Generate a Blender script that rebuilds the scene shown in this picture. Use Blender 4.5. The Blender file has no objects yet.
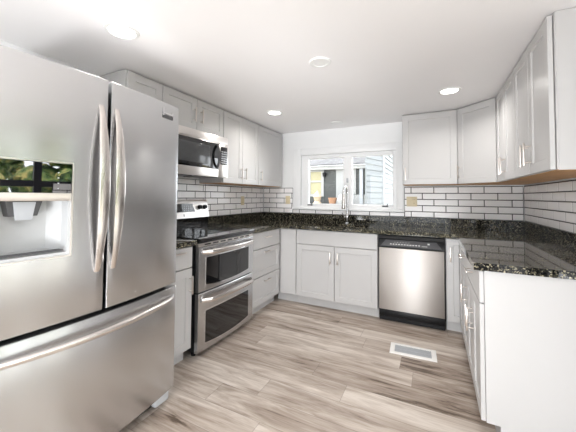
import bpy, bmesh, math, random
from mathutils import Vector, Matrix
random.seed(7)
PI = math.pi
S = bpy.context.scene
COL = S.collection

# ------------------------------------------------------------------ camera
cam_d = bpy.data.cameras.new('camera')
cam = bpy.data.objects.new('camera', cam_d)
COL.objects.link(cam)
S.camera = cam
yaw, pitch, roll, F_PX = -0.4613, 0.0348, 0.0068, 291.53
cam_d.sensor_fit = 'HORIZONTAL'
cam_d.sensor_width = 36.0
cam_d.lens = F_PX / 576.0 * 36.0
cam_d.shift_y = (186.26 - 216.0) / 576.0
cam_d.clip_start = 0.02
fw = Vector((math.sin(yaw) * math.cos(pitch), math.cos(yaw) * math.cos(pitch), math.sin(pitch)))
r0 = Vector((math.cos(yaw), -math.sin(yaw), 0))
u0 = r0.cross(fw)
rr = r0 * math.cos(roll) + u0 * math.sin(roll)
uu = -r0 * math.sin(roll) + u0 * math.cos(roll)
mw = Matrix((rr, uu, -fw)).transposed().to_4x4()
mw.translation = Vector((2.2677, -3.7338, 1.2508))
cam.matrix_world = mw

# ------------------------------------------------------------------ world, exposure
SKY_STRENGTH = 4.4
LAMP_W = 8.5
BOUNCE_W = 66.0
FILL_SPOT_W = 190.0
w = bpy.data.worlds.new('world')
S.world = w
w.use_nodes = True
bg = w.node_tree.nodes['Background']
bg.inputs[0].default_value = (0.93, 0.96, 1.0, 1)
bg.inputs[1].default_value = SKY_STRENGTH
sun_d = bpy.data.lights.new('sun', 'SUN'); sun_d.energy = 7.0; sun_d.angle = 0.03; sun_d.color = (1.0, 0.96, 0.90)
sun = bpy.data.objects.new('sun', sun_d); COL.objects.link(sun)
sun.rotation_euler = Vector((0.60, 0.0, -0.80)).to_track_quat('-Z', 'Y').to_euler()   # over the roof, onto the added pale slab outside
S.view_settings.view_transform = 'Standard'
S.view_settings.look = 'None'
S.view_settings.gamma = 1.0
S.view_settings.use_curve_mapping = False
S.view_settings.exposure = 0.26

W, H = 3.106, 2.16          # room width, ceiling height
YB = -6.2                   # wall behind the camera

def portal(loc, rot, sx, sy):
    l = bpy.data.lights.new('window_portal', 'AREA')
    l.shape = 'RECTANGLE'; l.size = sx; l.size_y = sy
    l.cycles.is_portal = True
    o = bpy.data.objects.new('window_portal', l)
    o.location = loc; o.rotation_euler = rot
    COL.objects.link(o)
portal((1.55, YB - 0.02, 1.1), (PI / 2, 0, 0), 2.5, 1.9)       # added rear glass door
portal((W + 0.02, -3.0, 1.08), (PI / 2, 0, PI / 2), 1.8, 1.95)  # right window
portal((1.24, 0.10, 1.48), (PI / 2, 0, PI), 1.2, 0.66)      # sink window

def bounce(loc, target, size, watts):
    """unseen fill light added low behind the camera to brighten ceiling and fronts"""
    l = bpy.data.lights.new('bounce_fill', 'AREA')
    l.shape = 'ELLIPSE'; l.size = size; l.size_y = 0.32; l.energy = watts; l.color = (0.96, 0.98, 1.0)
    o = bpy.data.objects.new('bounce_fill', l); o.location = loc
    o.rotation_euler = (Vector(target) - Vector(loc)).to_track_quat('-Z', 'Y').to_euler(); COL.objects.link(o)
bounce((1.95, -5.5, 0.14), (1.3, -1.5, 3.9), 1.3, BOUNCE_W)
def fill_spot(loc, target, watts, deg):
    """narrow unseen fill light, added to brighten the ceiling near the window wall"""
    l = bpy.data.lights.new('ceiling_fill', 'SPOT')
    l.energy = watts; l.spot_size = math.radians(deg); l.spot_blend = 1.0; l.shadow_soft_size = 0.25; l.color = (0.96, 0.98, 1.0)
    o = bpy.data.objects.new('ceiling_fill', l); o.location = loc
    o.rotation_euler = (Vector(target) - Vector(loc)).to_track_quat('-Z', 'Y').to_euler(); COL.objects.link(o)
fill_spot((1.75, -4.7, 0.6), (1.3, -0.95, 2.20), FILL_SPOT_W, 28)

# ------------------------------------------------------------------ materials
MATS = {}
def nm(name):
    m = bpy.data.materials.new(name); m.use_nodes = True
    MATS[name] = m
    return m, m.node_tree.nodes, m.node_tree.links, m.node_tree.nodes['Principled BSDF']
def plain(name, col, rough=0.5, metal=0.0, noise=0.0, nscale=40, bump=0.0, coat=0.0, spec=0.5):
    m, n, l, p = nm(name)
    p.inputs['Base Color'].default_value = (*col, 1)
    p.inputs['Roughness'].default_value = rough
    p.inputs['Metallic'].default_value = metal
    p.inputs['Coat Weight'].default_value = coat
    p.inputs['Specular IOR Level'].default_value = spec
    tc = n.new('ShaderNodeTexCoord')
    t = n.new('ShaderNodeTexNoise'); t.inputs['Scale'].default_value = nscale
    l.new(tc.outputs['Object'], t.inputs['Vector'])
    if noise:
        r = n.new('ShaderNodeMix'); r.data_type = 'RGBA'
        r.inputs['A'].default_value = (*[c * (1 - noise) for c in col], 1)
        r.inputs['B'].default_value = (*[min(1, c * (1 + noise)) for c in col], 1)
        l.new(t.outputs['Fac'], r.inputs['Factor']); l.new(r.outputs['Result'], p.inputs['Base Color'])
    if bump:
        b = n.new('ShaderNodeBump'); b.inputs['Strength'].default_value = bump; b.inputs['Distance'].default_value = 0.002
        l.new(t.outputs['Fac'], b.inputs['Height']); l.new(b.outputs['Normal'], p.inputs['Normal'])
    return m
plain('wall_paint', (0.84, 0.845, 0.85), 0.6, noise=0.01, nscale=8)
plain('ceiling_paint', (0.90, 0.885, 0.89), 0.7, noise=0.012, nscale=3)
plain('trim_paint', (0.88, 0.885, 0.89), 0.35, noise=0.01)
plain('cabinet_paint', (0.53, 0.523, 0.52), 0.35, noise=0.012, nscale=12)
plain('tile_glaze', (0.93, 0.91, 0.91), 0.15, noise=0.03, nscale=9)
plain('grout', (0.035, 0.032, 0.034), 0.85, noise=0.2)
plain('nickel', (0.72, 0.67, 0.63), 0.28, 1.0, noise=0.05)
plain('chrome', (0.80, 0.80, 0.81), 0.10, 1.0)
plain('black_plastic', (0.008, 0.008, 0.009), 0.4, noise=0.1, spec=0.25)
plain('black_glass', (0.006, 0.006, 0.007), 0.04, coat=0.5)
plain('display_glass', (0.27, 0.27, 0.275), 0.02, 1.0)
plain('dark_gap', (0.01, 0.01, 0.01), 0.8)
plain('grey_plastic', (0.47, 0.48, 0.49), 0.35, noise=0.03)
plain('dark_grey_plastic', (0.075, 0.075, 0.08), 0.4, noise=0.1)
plain('white_plastic', (0.85, 0.85, 0.84), 0.4)
plain('pale_mark', (0.75, 0.75, 0.74), 0.5)
plain('almond_plastic', (0.70, 0.60, 0.40), 0.35, noise=0.03)
plain('maple_ply', (0.55, 0.30, 0.12), 0.5, noise=0.25, nscale=14)
plain('vent_grey', (0.45, 0.47, 0.50), 0.5, noise=0.05)
plain('screen_dark', (0.055, 0.057, 0.06), 0.12, noise=0.1)
plain('vent_white', (0.86, 0.85, 0.83), 0.4)
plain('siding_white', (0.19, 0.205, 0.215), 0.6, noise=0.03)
plain('exterior_white', (0.36, 0.36, 0.355), 0.5)
plain('exterior_grey', (0.075, 0.078, 0.075), 0.7, noise=0.2, nscale=12)
plain('terracotta', (0.36, 0.20, 0.12), 0.7, noise=0.15)
plain('cream_ceramic', (0.45, 0.36, 0.26), 0.5, noise=0.1)
plain('shingle', (0.10, 0.10, 0.105), 0.9, noise=0.6, nscale=14)
plain('blind_cream', (0.36, 0.33, 0.20), 0.6, noise=0.15, nscale=6)
plain('glass_dark', (0.05, 0.06, 0.07), 0.05, coat=0.3)
plain('lawn', (0.20, 0.17, 0.09), 0.95, noise=0.5, nscale=5)
plain('bark', (0.12, 0.08, 0.05), 0.9, noise=0.4)
plain('bounce_concrete', (0.62, 0.57, 0.51), 0.85, noise=0.12, nscale=6)
plain('frame_dark', (0.03, 0.03, 0.04), 0.4)

def steel(name, col, rough, axis_scale, aniso=0.75, rot=0.25, var=0.02):
    m, n, l, p = nm(name)
    p.inputs['Metallic'].default_value = 1.0
    tc = n.new('ShaderNodeTexCoord'); mp = n.new('ShaderNodeMapping')
    mp.inputs['Scale'].default_value = axis_scale
    t = n.new('ShaderNodeTexNoise'); t.inputs['Scale'].default_value = 1.0; t.inputs['Detail'].default_value = 4
    l.new(tc.outputs['Object'], mp.inputs['Vector']); l.new(mp.outputs['Vector'], t.inputs['Vector'])
    mx = n.new('ShaderNodeMix'); mx.data_type = 'RGBA'
    mx.inputs['A'].default_value = (*[c * (1 - var) for c in col], 1)
    mx.inputs['B'].default_value = (*[min(1, c * (1 + var)) for c in col], 1)
    l.new(t.outputs['Fac'], mx.inputs['Factor']); l.new(mx.outputs['Result'], p.inputs['Base Color'])
    mr = n.new('ShaderNodeMapRange'); mr.inputs['To Min'].default_value = rough * 0.97; mr.inputs['To Max'].default_value = rough * 1.03
    l.new(t.outputs['Fac'], mr.inputs['Value']); l.new(mr.outputs['Result'], p.inputs['Roughness'])
    tg = n.new('ShaderNodeTangent'); tg.direction_type = 'RADIAL'; tg.axis = 'Z'
    p.inputs['Anisotropic'].default_value = aniso
    p.inputs['Anisotropic Rotation'].default_value = rot
    l.new(tg.outputs['Tangent'], p.inputs['Tangent'])
    return m
steel('steel', (0.62, 0.625, 0.635), 0.26, (2, 2, 140), aniso=0.6, var=0.02)
steel('steel_bright', (0.80, 0.765, 0.74), 0.30, (2, 2, 140), aniso=0.6, var=0.02)
steel('steel_warm', (0.54, 0.51, 0.485), 0.5, (2, 2, 140), aniso=0.8, var=0.02)
steel('steel_handle', (0.74, 0.70, 0.67), 0.24, (20, 20, 20), aniso=0.0)

def granite():
    m, n, l, p = nm('granite')
    tc = n.new('ShaderNodeTexCoord')
    v = n.new('ShaderNodeTexVoronoi'); v.inputs['Scale'].default_value = 150
    t = n.new('ShaderNodeTexNoise'); t.inputs['Scale'].default_value = 90; t.inputs['Detail'].default_value = 6
    l.new(tc.outputs['Object'], v.inputs['Vector']); l.new(tc.outputs['Object'], t.inputs['Vector'])
    r1 = n.new('ShaderNodeValToRGB')
    e = r1.color_ramp.elements
    e[0].position = 0.52; e[0].color = (0.005, 0.005, 0.005, 1)
    e[1].position = 0.74; e[1].color = (0.42, 0.38, 0.27, 1)
    k = r1.color_ramp.elements.new(0.60); k.color = (0.03, 0.03, 0.025, 1)
    l.new(t.outputs['Fac'], r1.inputs['Fac'])
    sp = n.new('ShaderNodeSeparateColor'); l.new(v.outputs['Color'], sp.inputs['Color'])
    r2 = n.new('ShaderNodeValToRGB'); e = r2.color_ramp.elements
    e[0].position = 0.80; e[0].color = (0, 0, 0, 1); e[1].position = 0.95; e[1].color = (0.34, 0.31, 0.22, 1)
    l.new(sp.outputs['Red'], r2.inputs['Fac'])
    mx = n.new('ShaderNodeMix'); mx.data_type = 'RGBA'; mx.blend_type = 'LIGHTEN'; mx.inputs['Factor'].default_value = 1
    l.new(r1.outputs['Color'], mx.inputs['A']); l.new(r2.outputs['Color'], mx.inputs['B'])
    l.new(mx.outputs['Result'], p.inputs['Base Color'])
    p.inputs['Roughness'].default_value = 0.045
    p.inputs['IOR'].default_value = 1.36
granite()

def floor_mat():
    m, n, l, p = nm('plank_floor')
    def math_(op, a, b=None):
        x = n.new('ShaderNodeMath'); x.operation = op
        for i, q in enumerate((a, b)):
            if q is None: continue
            if isinstance(q, (int, float)): x.inputs[i].default_value = q
            else: l.new(q, x.inputs[i])
        return x.outputs[0]
    tc = n.new('ShaderNodeTexCoord'); sx = n.new('ShaderNodeSeparateXYZ')
    l.new(tc.outputs['Object'], sx.inputs[0])
    X, Y = sx.outputs['X'], sx.outputs['Y']
    ry = math_('DIVIDE', Y, 0.178); row = math_('FLOOR', ry); fy = math_('FRACT', ry)
    wn = n.new('ShaderNodeTexWhiteNoise'); wn.noise_dimensions = '1D'; l.new(row, wn.inputs['W'])
    rx = math_('ADD', math_('DIVIDE', X, 1.22), math_('MULTIPLY', wn.outputs['Value'], 7.0))
    colm = math_('FLOOR', rx); fx = math_('FRACT', rx)
    cb = n.new('ShaderNodeCombineXYZ'); l.new(row, cb.inputs[0]); l.new(colm, cb.inputs[1])
    w2 = n.new('ShaderNodeTexWhiteNoise'); w2.noise_dimensions = '2D'; l.new(cb.outputs[0], w2.inputs['Vector'])
    pid = w2.outputs['Value']
    gx = n.new('ShaderNodeCombineXYZ')
    l.new(math_('ADD', math_('MULTIPLY', X, 2.2), math_('MULTIPLY', pid, 31.0)), gx.inputs[0])
    l.new(math_('MULTIPLY', Y, 15.0), gx.inputs[1]); l.new(math_('MULTIPLY', pid, 9.0), gx.inputs[2])
    g = n.new('ShaderNodeTexNoise'); g.inputs['Scale'].default_value = 1.0; g.inputs['Detail'].default_value = 8; g.inputs['Roughness'].default_value = 0.62
    g.inputs['Distortion'].default_value = 0.6
    l.new(gx.outputs[0], g.inputs['Vector'])
    g2x = n.new('ShaderNodeCombineXYZ')
    l.new(math_('MULTIPLY', X, 6.0), g2x.inputs[0]); l.new(math_('MULTIPLY', Y, 130.0), g2x.inputs[1]); l.new(pid, g2x.inputs[2])
    g2 = n.new('ShaderNodeTexNoise'); g2.inputs['Scale'].default_value = 1.0; g2.inputs['Detail'].default_value = 3
    l.new(g2x.outputs[0], g2.inputs['Vector'])
    val = math_('ADD', math_('ADD', math_('MULTIPLY', g.outputs['Fac'], 0.72), math_('MULTIPLY', g2.outputs['Fac'], 0.16)), math_('MULTIPLY', pid, 0.18))
    r = n.new('ShaderNodeValToRGB'); e = r.color_ramp.elements
    e[0].position = 0.38; e[0].color = (0.10, 0.068, 0.048, 1)
    e[1].position = 0.70; e[1].color = (0.64, 0.575, 0.515, 1)
    k = e.new(0.43); k.color = (0.27, 0.21, 0.168, 1)
    k = e.new(0.55); k.color = (0.44, 0.37, 0.315, 1)
    l.new(val, r.inputs['Fac'])
    ey = math_('MINIMUM', fy, math_('SUBTRACT', 1.0, fy)); ex = math_('MINIMUM', fx, math_('SUBTRACT', 1.0, fx))
    seam = math_('MAXIMUM', math_('LESS_THAN', ey, 0.010), math_('LESS_THAN', ex, 0.0015))
    mx = n.new('ShaderNodeMix'); mx.data_type = 'RGBA'
    l.new(math_('MULTIPLY', seam, 0.4), mx.inputs['Factor']); l.new(r.outputs['Color'], mx.inputs['A'])
    mx.inputs['B'].default_value = (0.09, 0.065, 0.05, 1)
    l.new(mx.outputs['Result'], p.inputs['Base Color'])
    p.inputs['Roughness'].default_value = 0.38
    b = n.new('ShaderNodeBump'); b.inputs['Strength'].default_value = 0.15; b.inputs['Distance'].default_value = 0.002
    l.new(g2.outputs['Fac'], b.inputs['Height']); l.new(b.outputs['Normal'], p.inputs['Normal'])
floor_mat()

def glow(name, col, s):
    m, n, l, p = nm(name)
    p.inputs['Base Color'].default_value = (*col, 1)
    p.inputs['Emission Color'].default_value = (*col, 1)
    p.inputs['Emission Strength'].default_value = s
glow('lamp_diffuser', (1.0, 0.97, 0.93), 6.0)

def glass_mat():
    m, n, l, p = nm('window_glass')
    out = n['Material Output']
    tr = n.new('ShaderNodeBsdfTransparent'); tr.inputs[0].default_value = (0.97, 0.98, 0.98, 1)
    gl = n.new('ShaderNodeBsdfGlossy'); gl.inputs['Roughness'].default_value = 0.0
    mx = n.new('ShaderNodeMixShader')
    fr = n.new('ShaderNodeFresnel'); fr.inputs['IOR'].default_value = 1.35
    l.new(fr.outputs[0], mx.inputs[0])
    l.new(tr.outputs[0], mx.inputs[1]); l.new(gl.outputs[0], mx.inputs[2]); l.new(mx.outputs[0], out.inputs['Surface'])
glass_mat()

def leaf_mat():
    m, n, l, p = nm('leaves')
    tc = n.new('ShaderNodeTexCoord')
    t = n.new('ShaderNodeTexNoise'); t.inputs['Scale'].default_value = 7; t.inputs['Detail'].default_value = 5
    l.new(tc.outputs['Object'], t.inputs['Vector'])
    r = n.new('ShaderNodeValToRGB'); e = r.color_ramp.elements
    e[0].position = 0.38; e[0].color = (0.012, 0.03, 0.008, 1)
    e[1].position = 0.66; e[1].color = (0.42, 0.34, 0.12, 1)
    k = e.new(0.5); k.color = (0.07, 0.13, 0.03, 1)
    l.new(t.outputs['Fac'], r.inputs['Fac']); l.new(r.outputs['Color'], p.inputs['Base Color'])
    p.inputs['Roughness'].default_value = 0.8
leaf_mat()

# ------------------------------------------------------------------ mesh helpers
def BM(): return bmesh.new()
def box(bm, x0, x1, y0, y1, z0, z1, bev=0.0, seg=2):
    x0, x1 = min(x0, x1), max(x0, x1); y0, y1 = min(y0, y1), max(y0, y1); z0, z1 = min(z0, z1), max(z0, z1)
    m = Matrix.Translation(((x0 + x1) / 2, (y0 + y1) / 2, (z0 + z1) / 2)) @ Matrix.Diagonal((x1 - x0, y1 - y0, z1 - z0, 1))
    r = bmesh.ops.create_cube(bm, size=1, matrix=m)
    if bev:
        ed = list({e for v in r['verts'] for e in v.link_edges})
        bmesh.ops.bevel(bm, geom=ed, offset=bev, segments=seg, affect='EDGES', profile=0.5)
def rings(bm, loops, cap0=True, cap1=True):
    vs = [[bm.verts.new(p) for p in lp] for lp in loops]
    k = len(vs[0])
    for a, b in zip(vs, vs[1:]):
        for i in range(k):
            bm.faces.new((a[i], a[(i + 1) % k], b[(i + 1) % k], b[i]))
    if cap0: bm.faces.new(list(reversed(vs[0])))
    if cap1: bm.faces.new(vs[-1])
def rect(x0, x1, z0, z1, ins, y):
    return [(x0 + ins, y, z0 + ins), (x1 - ins, y, z0 + ins), (x1 - ins, y, z1 - ins), (x0 + ins, y, z1 - ins)]
def shaker(bm, x0, x1, z0, z1, yf, t=0.02, fr=0.058, rec=0.008):
    """framed door, front at y=yf facing -y"""
    rings(bm, [rect(x0, x1, z0, z1, 0, yf + t), rect(x0, x1, z0, z1, 0, yf + 0.002), rect(x0, x1, z0, z1, 0.002, yf),
               rect(x0, x1, z0, z1, fr, yf), rect(x0, x1, z0, z1, fr + 0.004, yf + rec)])
def slab(bm, x0, x1, z0, z1, yf, t=0.02):
    rings(bm, [rect(x0, x1, z0, z1, 0, yf + t), rect(x0, x1, z0, z1, 0, yf + 0.003), rect(x0, x1, z0, z1, 0.003, yf)])
def tube(bm, pts, r, seg=10, squash=None, cap=True):
    """sweep a circle (or ellipse: squash=(ra,rb)) along pts; r a number or a list"""
    pts = [Vector(p) for p in pts]
    n = len(pts); loops = []
    t0 = (pts[1] - pts[0]).normalized()
    up = Vector((0, 0, 1)) if abs(t0.z) < 0.9 else Vector((1, 0, 0))
    a = t0.cross(up).normalized()
    for i, p in enumerate(pts):
        t = (pts[min(i + 1, n - 1)] - pts[max(i - 1, 0)]).normalized()
        a = (a - t * a.dot(t)).normalized(); b = t.cross(a)
        ri = r[i] if isinstance(r, (list, tuple)) else r
        ra, rb = (ri, ri) if squash is None else (ri * squash[0], ri * squash[1])
        loops.append([tuple(p + a * ra * math.cos(2 * PI * k / seg) + b * rb * math.sin(2 * PI * k / seg)) for k in range(seg)])
    rings(bm, loops, cap, cap)
def cyl(bm, p0, p1, r0, r1=None, seg=20):
    tube(bm, [p0, p1], [r0, r0 if r1 is None else r1], seg)
def lathe(bm, prof, c=(0, 0, 0), seg=32, cap0=True, cap1=True):
    rings(bm, [[(c[0] + r * math.cos(2 * PI * k / seg), c[1] + r * math.sin(2 * PI * k / seg), c[2] + z) for k in range(seg)] for r, z in prof], cap0, cap1)
def prism(bm, poly, z0, z1, bev=0.0):
    """extrude an xy polygon (ccw) from z0 to z1"""
    a = [bm.verts.new((x, y, z0)) for x, y in poly]; b = [bm.verts.new((x, y, z1)) for x, y in poly]
    k = len(poly)
    side = [bm.faces.new((a[i], a[(i + 1) % k], b[(i + 1) % k], b[i])) for i in range(k)]
    bm.faces.new(list(reversed(a))); top = bm.faces.new(b)
    if bev:
        bmesh.ops.bevel(bm, geom=list(top.edges), offset=bev, segments=2, affect='EDGES', profile=0.5)
def obj(name, bm, mat, parent=None, smooth=30, loc=None, rotz=None):
    bmesh.ops.recalc_face_normals(bm, faces=bm.faces)
    me = bpy.data.meshes.new(name); bm.to_mesh(me); bm.free()
    me.materials.append(MATS[mat])
    for f in me.polygons: f.use_smooth = True
    me.set_sharp_from_angle(angle=math.radians(smooth))
    o = bpy.data.objects.new(name, me); COL.objects.link(o)
    if parent is not None: o.parent = parent
    if loc is not None: o.location = loc
    if rotz is not None: o.rotation_euler = (0, 0, rotz)
    return o
def tag(o, label, cat, group=None):
    o['label'] = label; o['category'] = cat
    if group: o['group'] = group
    return o
def thing(name, label, cat, loc=(0, 0, 0), rotz=0, group=None):
    o = bpy.data.objects.new(name, None); COL.objects.link(o)
    o.empty_display_size = 0.1
    o.location = loc; o.rotation_euler = (0, 0, rotz)
    return tag(o, label, cat, group)
def struct(name, bm, mat, parent=None):
    o = obj(name, bm, mat, parent); o['kind'] = 'structure'
    return o
def B(*a, **k):
    bm = BM(); box(bm, *a, **k); return bm

# ------------------------------------------------------------------ room shell
T = 0.12
struct('floor', B(-T, W + T, YB - T, T, -0.10, 0.0), 'plank_floor')
struct('ceiling', B(-T, W + T, YB - T, T, H, H + 0.12), 'ceiling_paint')
struct('wall_left', B(-T, 0, YB - T, T, 0, H), 'wall_paint')
WX0, WX1, WZ0, WZ1 = 0.612, 1.872, 1.125, 1.825      # sink window opening
bm = BM()
box(bm, 0, WX0, 0, T, 0, H); box(bm, WX1, W, 0, T, 0, H); box(bm, WX0, WX1, 0, T, 0, WZ0); box(bm, WX0, WX1, 0, T, WZ1, H)
struct('wall_back', bm, 'wall_paint')
RY0, RY1, RZ0, RZ1 = -3.90, -2.10, 0.10, 2.05        # right window opening
bm = BM()
box(bm, W, W + T, RY1, T, 0, H); box(bm, W, W + T, YB - T, RY0, 0, H); box(bm, W, W + T, RY0, RY1, 0, RZ0); box(bm, W, W + T, RY0, RY1, RZ1, H)
struct('wall_right', bm, 'wall_paint')
bm = BM()
box(bm, 0, 0.30, YB - T, YB, 0, H); box(bm, 2.80, W, YB - T, YB, 0, H); box(bm, 0.30, 2.80, YB - T, YB, 2.05, H); box(bm, 0.30, 2.80, YB - T, YB, 0, 0.12)
struct('wall_rear', bm, 'wall_paint')

# sink window: frame, centre mullion, panes
bm = BM()
f = 0.055
y0, y1 = 0.03, 0.09
zs = WZ0
box(bm, WX0, WX0 + 0.10, y0, y1, WZ0, WZ1, 0.004); box(bm, WX1 - 0.045, WX1, y0, y1, WZ0, WZ1, 0.004)
box(bm, WX0 + 0.10, WX1 - 0.045, y0, y1, WZ1 - 0.05, WZ1, 0.004); box(bm, WX0 + 0.10, WX1 - 0.045, y0, y1, WZ0, WZ0 + 0.03, 0.004)
win = struct('window_1', bm, 'trim_paint')
bm = BM(); box(bm, 1.215, 1.325, 0.02, 0.088, WZ0 + 0.03, WZ1 - 0.05, 0.004); struct('mullion', bm, 'trim_paint', win)
for xa, xb in ((WX0 + 0.10, 1.215), (1.325, WX1 - 0.045)):
    struct('pane', B(xa, xb, 0.058, 0.062, WZ0 + 0.03, WZ1 - 0.05), 'window_glass', win)
for xa in (0.745, 1.74):
    bm = BM(); box(bm, xa - 0.035, xa + 0.035, 0.006, 0.03, WZ0 + 0.002, WZ0 + 0.018, 0.003)
    tube(bm, [(xa + 0.02, 0.016, WZ0 + 0.018), (xa + 0.03, 0.012, WZ0 + 0.04)], 0.006)
    struct('crank', bm, 'dark_grey_plastic', win)
bm = BM(); box(bm, 1.258, 1.282, 0.006, 0.02, 1.435, 1.495, 0.003); struct('latch', bm, 'vent_grey', win)
# casing and sill
bm = BM()
box(bm, 0.506, WX0, -0.014, 0, 1.105, WZ1 + 0.09, 0.003); box(bm, WX1, 1.958, -0.014, 0, 1.105, WZ1 + 0.09, 0.003)
box(bm, WX0, WX1, -0.014, 0, WZ1, WZ1 + 0.09, 0.003)
struct('trim_1', bm, 'trim_paint')
bm = BM(); box(bm, 0.494, 1.962, -0.04, -0.0005, 1.074, 1.1045, 0.004); box(bm, WX0 + 0.001, WX1 - 0.001, -0.014, -0.0005, 1.1045, WZ0 + 0.002)
struct('trim_2', bm, 'trim_paint')

# right-hand window (seen as a reflection in the refrigerator)
bm = BM()
for k in range(4):
    yy = RY0 + 0.03 + k * (RY1 - RY0 - 0.06) / 3
    box(bm, W + 0.02, W + 0.08, yy - 0.03, yy + 0.03, RZ0, RZ1)
for zz in (RZ0 + 0.03, 0.72, 1.36, RZ1 - 0.03):
    box(bm, W + 0.025, W + 0.075, RY0, RY1, zz - 0.03, zz + 0.03)
w2 = struct('window_2', bm, 'frame_dark')
struct('pane', B(W + 0.048, W + 0.052, RY0, RY1, RZ0, RZ1), 'window_glass', w2)
bm = BM()
for xx in (0.33, 1.55, 2.77):
    box(bm, xx - 0.03, xx + 0.03, YB - 0.09, YB - 0.03, 0.12, 2.05)
for zz in (0.15, 2.02):
    box(bm, 0.30, 2.80, YB - 0.088, YB - 0.032, zz - 0.03, zz + 0.03)
d1 = struct('added_door_1', bm, 'trim_paint')  # unseen rear glass door, added to let in daylight and give bright reflections
struct('pane', B(0.30, 2.80, YB - 0.062, YB - 0.058, 0.12, 2.05), 'window_glass', d1)

# ------------------------------------------------------------------ tiles
def tiles(name, label, loc, rotz, regions, j0, pitch=0.2405, rowh=0.0715, z0=1.012):
    """local frame: wall plane y=0, room towards -y. regions (x0,x1,z0,z1); j0 = a joint of even rows"""
    t = thing(name, label, 'backsplash', loc, rotz)
    g = BM(); tl = BM()
    G = 0.0038
    for (x0, x1, za, zb) in regions:
        box(g, x0, x1, -0.006, -0.001, za, zb)
        for k in range(-3, 8):
            a, b = z0 + rowh * k, z0 + rowh * (k + 1)
            a, b = max(a, za), min(b, zb)
            if b - a < 0.02: continue
            ph = j0 if k % 2 == 0 else j0 + pitch / 2
            i0 = math.floor((x0 - ph) / pitch) - 1
            for i in range(i0, i0 + int((x1 - x0) / pitch) + 4):
                p, q = max(ph + i * pitch, x0), min(ph + (i + 1) * pitch, x1)
                if q - p < 0.012: continue
                X0, X1, Z0, Z1 = p + G, q - G, a + G, b - G
                rings(tl, [rect(X0, X1, Z0, Z1, 0, -0.004), rect(X0, X1, Z0, Z1, 0, -0.0065), rect(X0, X1, Z0, Z1, 0.005, -0.0085)])
    obj('grout', g, 'grout', t); obj('tile', tl, 'tile_glaze', t, smooth=20)
    return t
UB = 1.3855                     # underside of the wall cabinets
# left wall: local x = world Y - (-2.40)
tiles('tile_backsplash', 'white subway tile wall left of the window, above range and left counter', (0, -2.40, 0), PI / 2,
      [(0.012, 0.369, 1.018, UB - 0.012), (0.369, 1.155, 0.93, 1.425), (1.155, 2.388, 1.018, UB - 0.012)], 2.40 - 0.556)
# back wall, with the strip under the sill
tiles('tile_backsplash', 'white subway tile backsplash around and below the sink window', (0, 0, 0), 0,
      [(0.012, 0.492, 1.018, UB - 0.012), (0.492, 1.964, 1.018, 1.071), (1.964, W - 0.012, 1.018, UB - 0.012)], 0.113)
tiles('tile_backsplash', 'white subway tile backsplash on the right wall under the brown cabinet undersides', (W, -0.0, 0), -PI / 2,
      [(0.0, 2.6, 1.018, UB - 0.012)], 0.19)

# ------------------------------------------------------------------ cabinets
def pull(parent, x, z, L, yf, vertical=True, mat='nickel'):
    """bar pull on a front at y=yf"""
    bm = BM(); o = 0.034
    if vertical:
        box(bm, x - 0.006, x + 0.006, yf - o - 0.005, yf - o + 0.005, z - L / 2, z + L / 2, 0.003)
        for s in (-1, 1): cyl(bm, (x, yf - o, z + s * L * 0.34), (x, yf - 0.0005, z + s * L * 0.34), 0.0045, seg=10)
    else:
        box(bm, x - L / 2, x + L / 2, yf - o - 0.005, yf - o + 0.005, z - 0.006, z + 0.006, 0.003)
        for s in (-1, 1): cyl(bm, (x + s * L * 0.34, yf - o, z), (x + s * L * 0.34, yf - 0.0005, z), 0.0045, seg=10)
    return obj('handle', bm, mat, parent)
DY = -0.026                     # front of doors, in front of the carcass
PL = 0.135
def door(t, x0, x1, z0, z1, hx=None, hz=None, horiz=False, kind='door', flat=False, fr=0.058):
    bm = BM(); x0 += 0.0015; x1 -= 0.0015
    if flat: slab(bm, x0, x1, z0, z1, DY)
    else: shaker(bm, x0, x1, z0, z1, DY, fr=fr)
    d = obj(kind, bm, 'cabinet_paint', t, smooth=20)
    if hx is not None: pull(d, hx, hz, PL, DY + (0.008 if horiz and not flat and (hz < z1 - fr) else 0), not horiz)
    return d
def wall_cab(label, loc, rotz, w_, z0, doors, d=0.302, z1=H - 0.004, group='grey painted wall cabinets'):
    t = thing('wall_cabinet', label, 'cabinet', loc, rotz)
    bm = BM(); box(bm, 0.001, w_ - 0.001, 0, d, z0 + 0.004, z1, 0.001); obj('body', bm, 'cabinet_paint', t)
    obj('underside', B(0.004, w_ - 0.004, 0.004, d - 0.004, z0, z0 + 0.004), 'maple_ply', t)
    for (a, b, hx) in doors:
        door(t, a, b, z0 + 0.004, z1 - 0.012, hx, z0 + 0.05 + PL / 2 if z1 - z0 > 0.5 else z0 + 0.075 + PL / 2)
    return t
XU = 0.304
# left wall (front faces +X); local x = world Y - start
def lu(label, ya, yb, z0, spec):
    return wall_cab(label, (XU, ya, 0), PI / 2, yb - ya, z0, spec)
w_ = 0.303
lu('narrow wall cabinet whose top shows above the refrigerator, beside its top corner', -2.411, -2.109, UB, [(0.003, w_ - 0.003, 0.26)])
w_ = 0.764
lu('short two door wall cabinet mounted above the microwave', -2.108, -1.344, 1.842, [(0.003, w_ / 2 - 0.0015, w_ / 2 - 0.045), (w_ / 2 + 0.0015, w_ - 0.003, w_ / 2 + 0.045)])
w_ = 0.681
lu('tall two door wall cabinet just right of the microwave', -1.343, -0.662, UB, [(0.003, w_ / 2 - 0.0015, w_ / 2 - 0.04), (w_ / 2 + 0.0015, w_ - 0.003, w_ / 2 + 0.04)])
w_ = 0.656
lu('last single door wall cabinet on the left wall, in the corner by the window', -0.661, -0.005, UB, [(0.003, w_ - 0.02, 0.04)])
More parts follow.
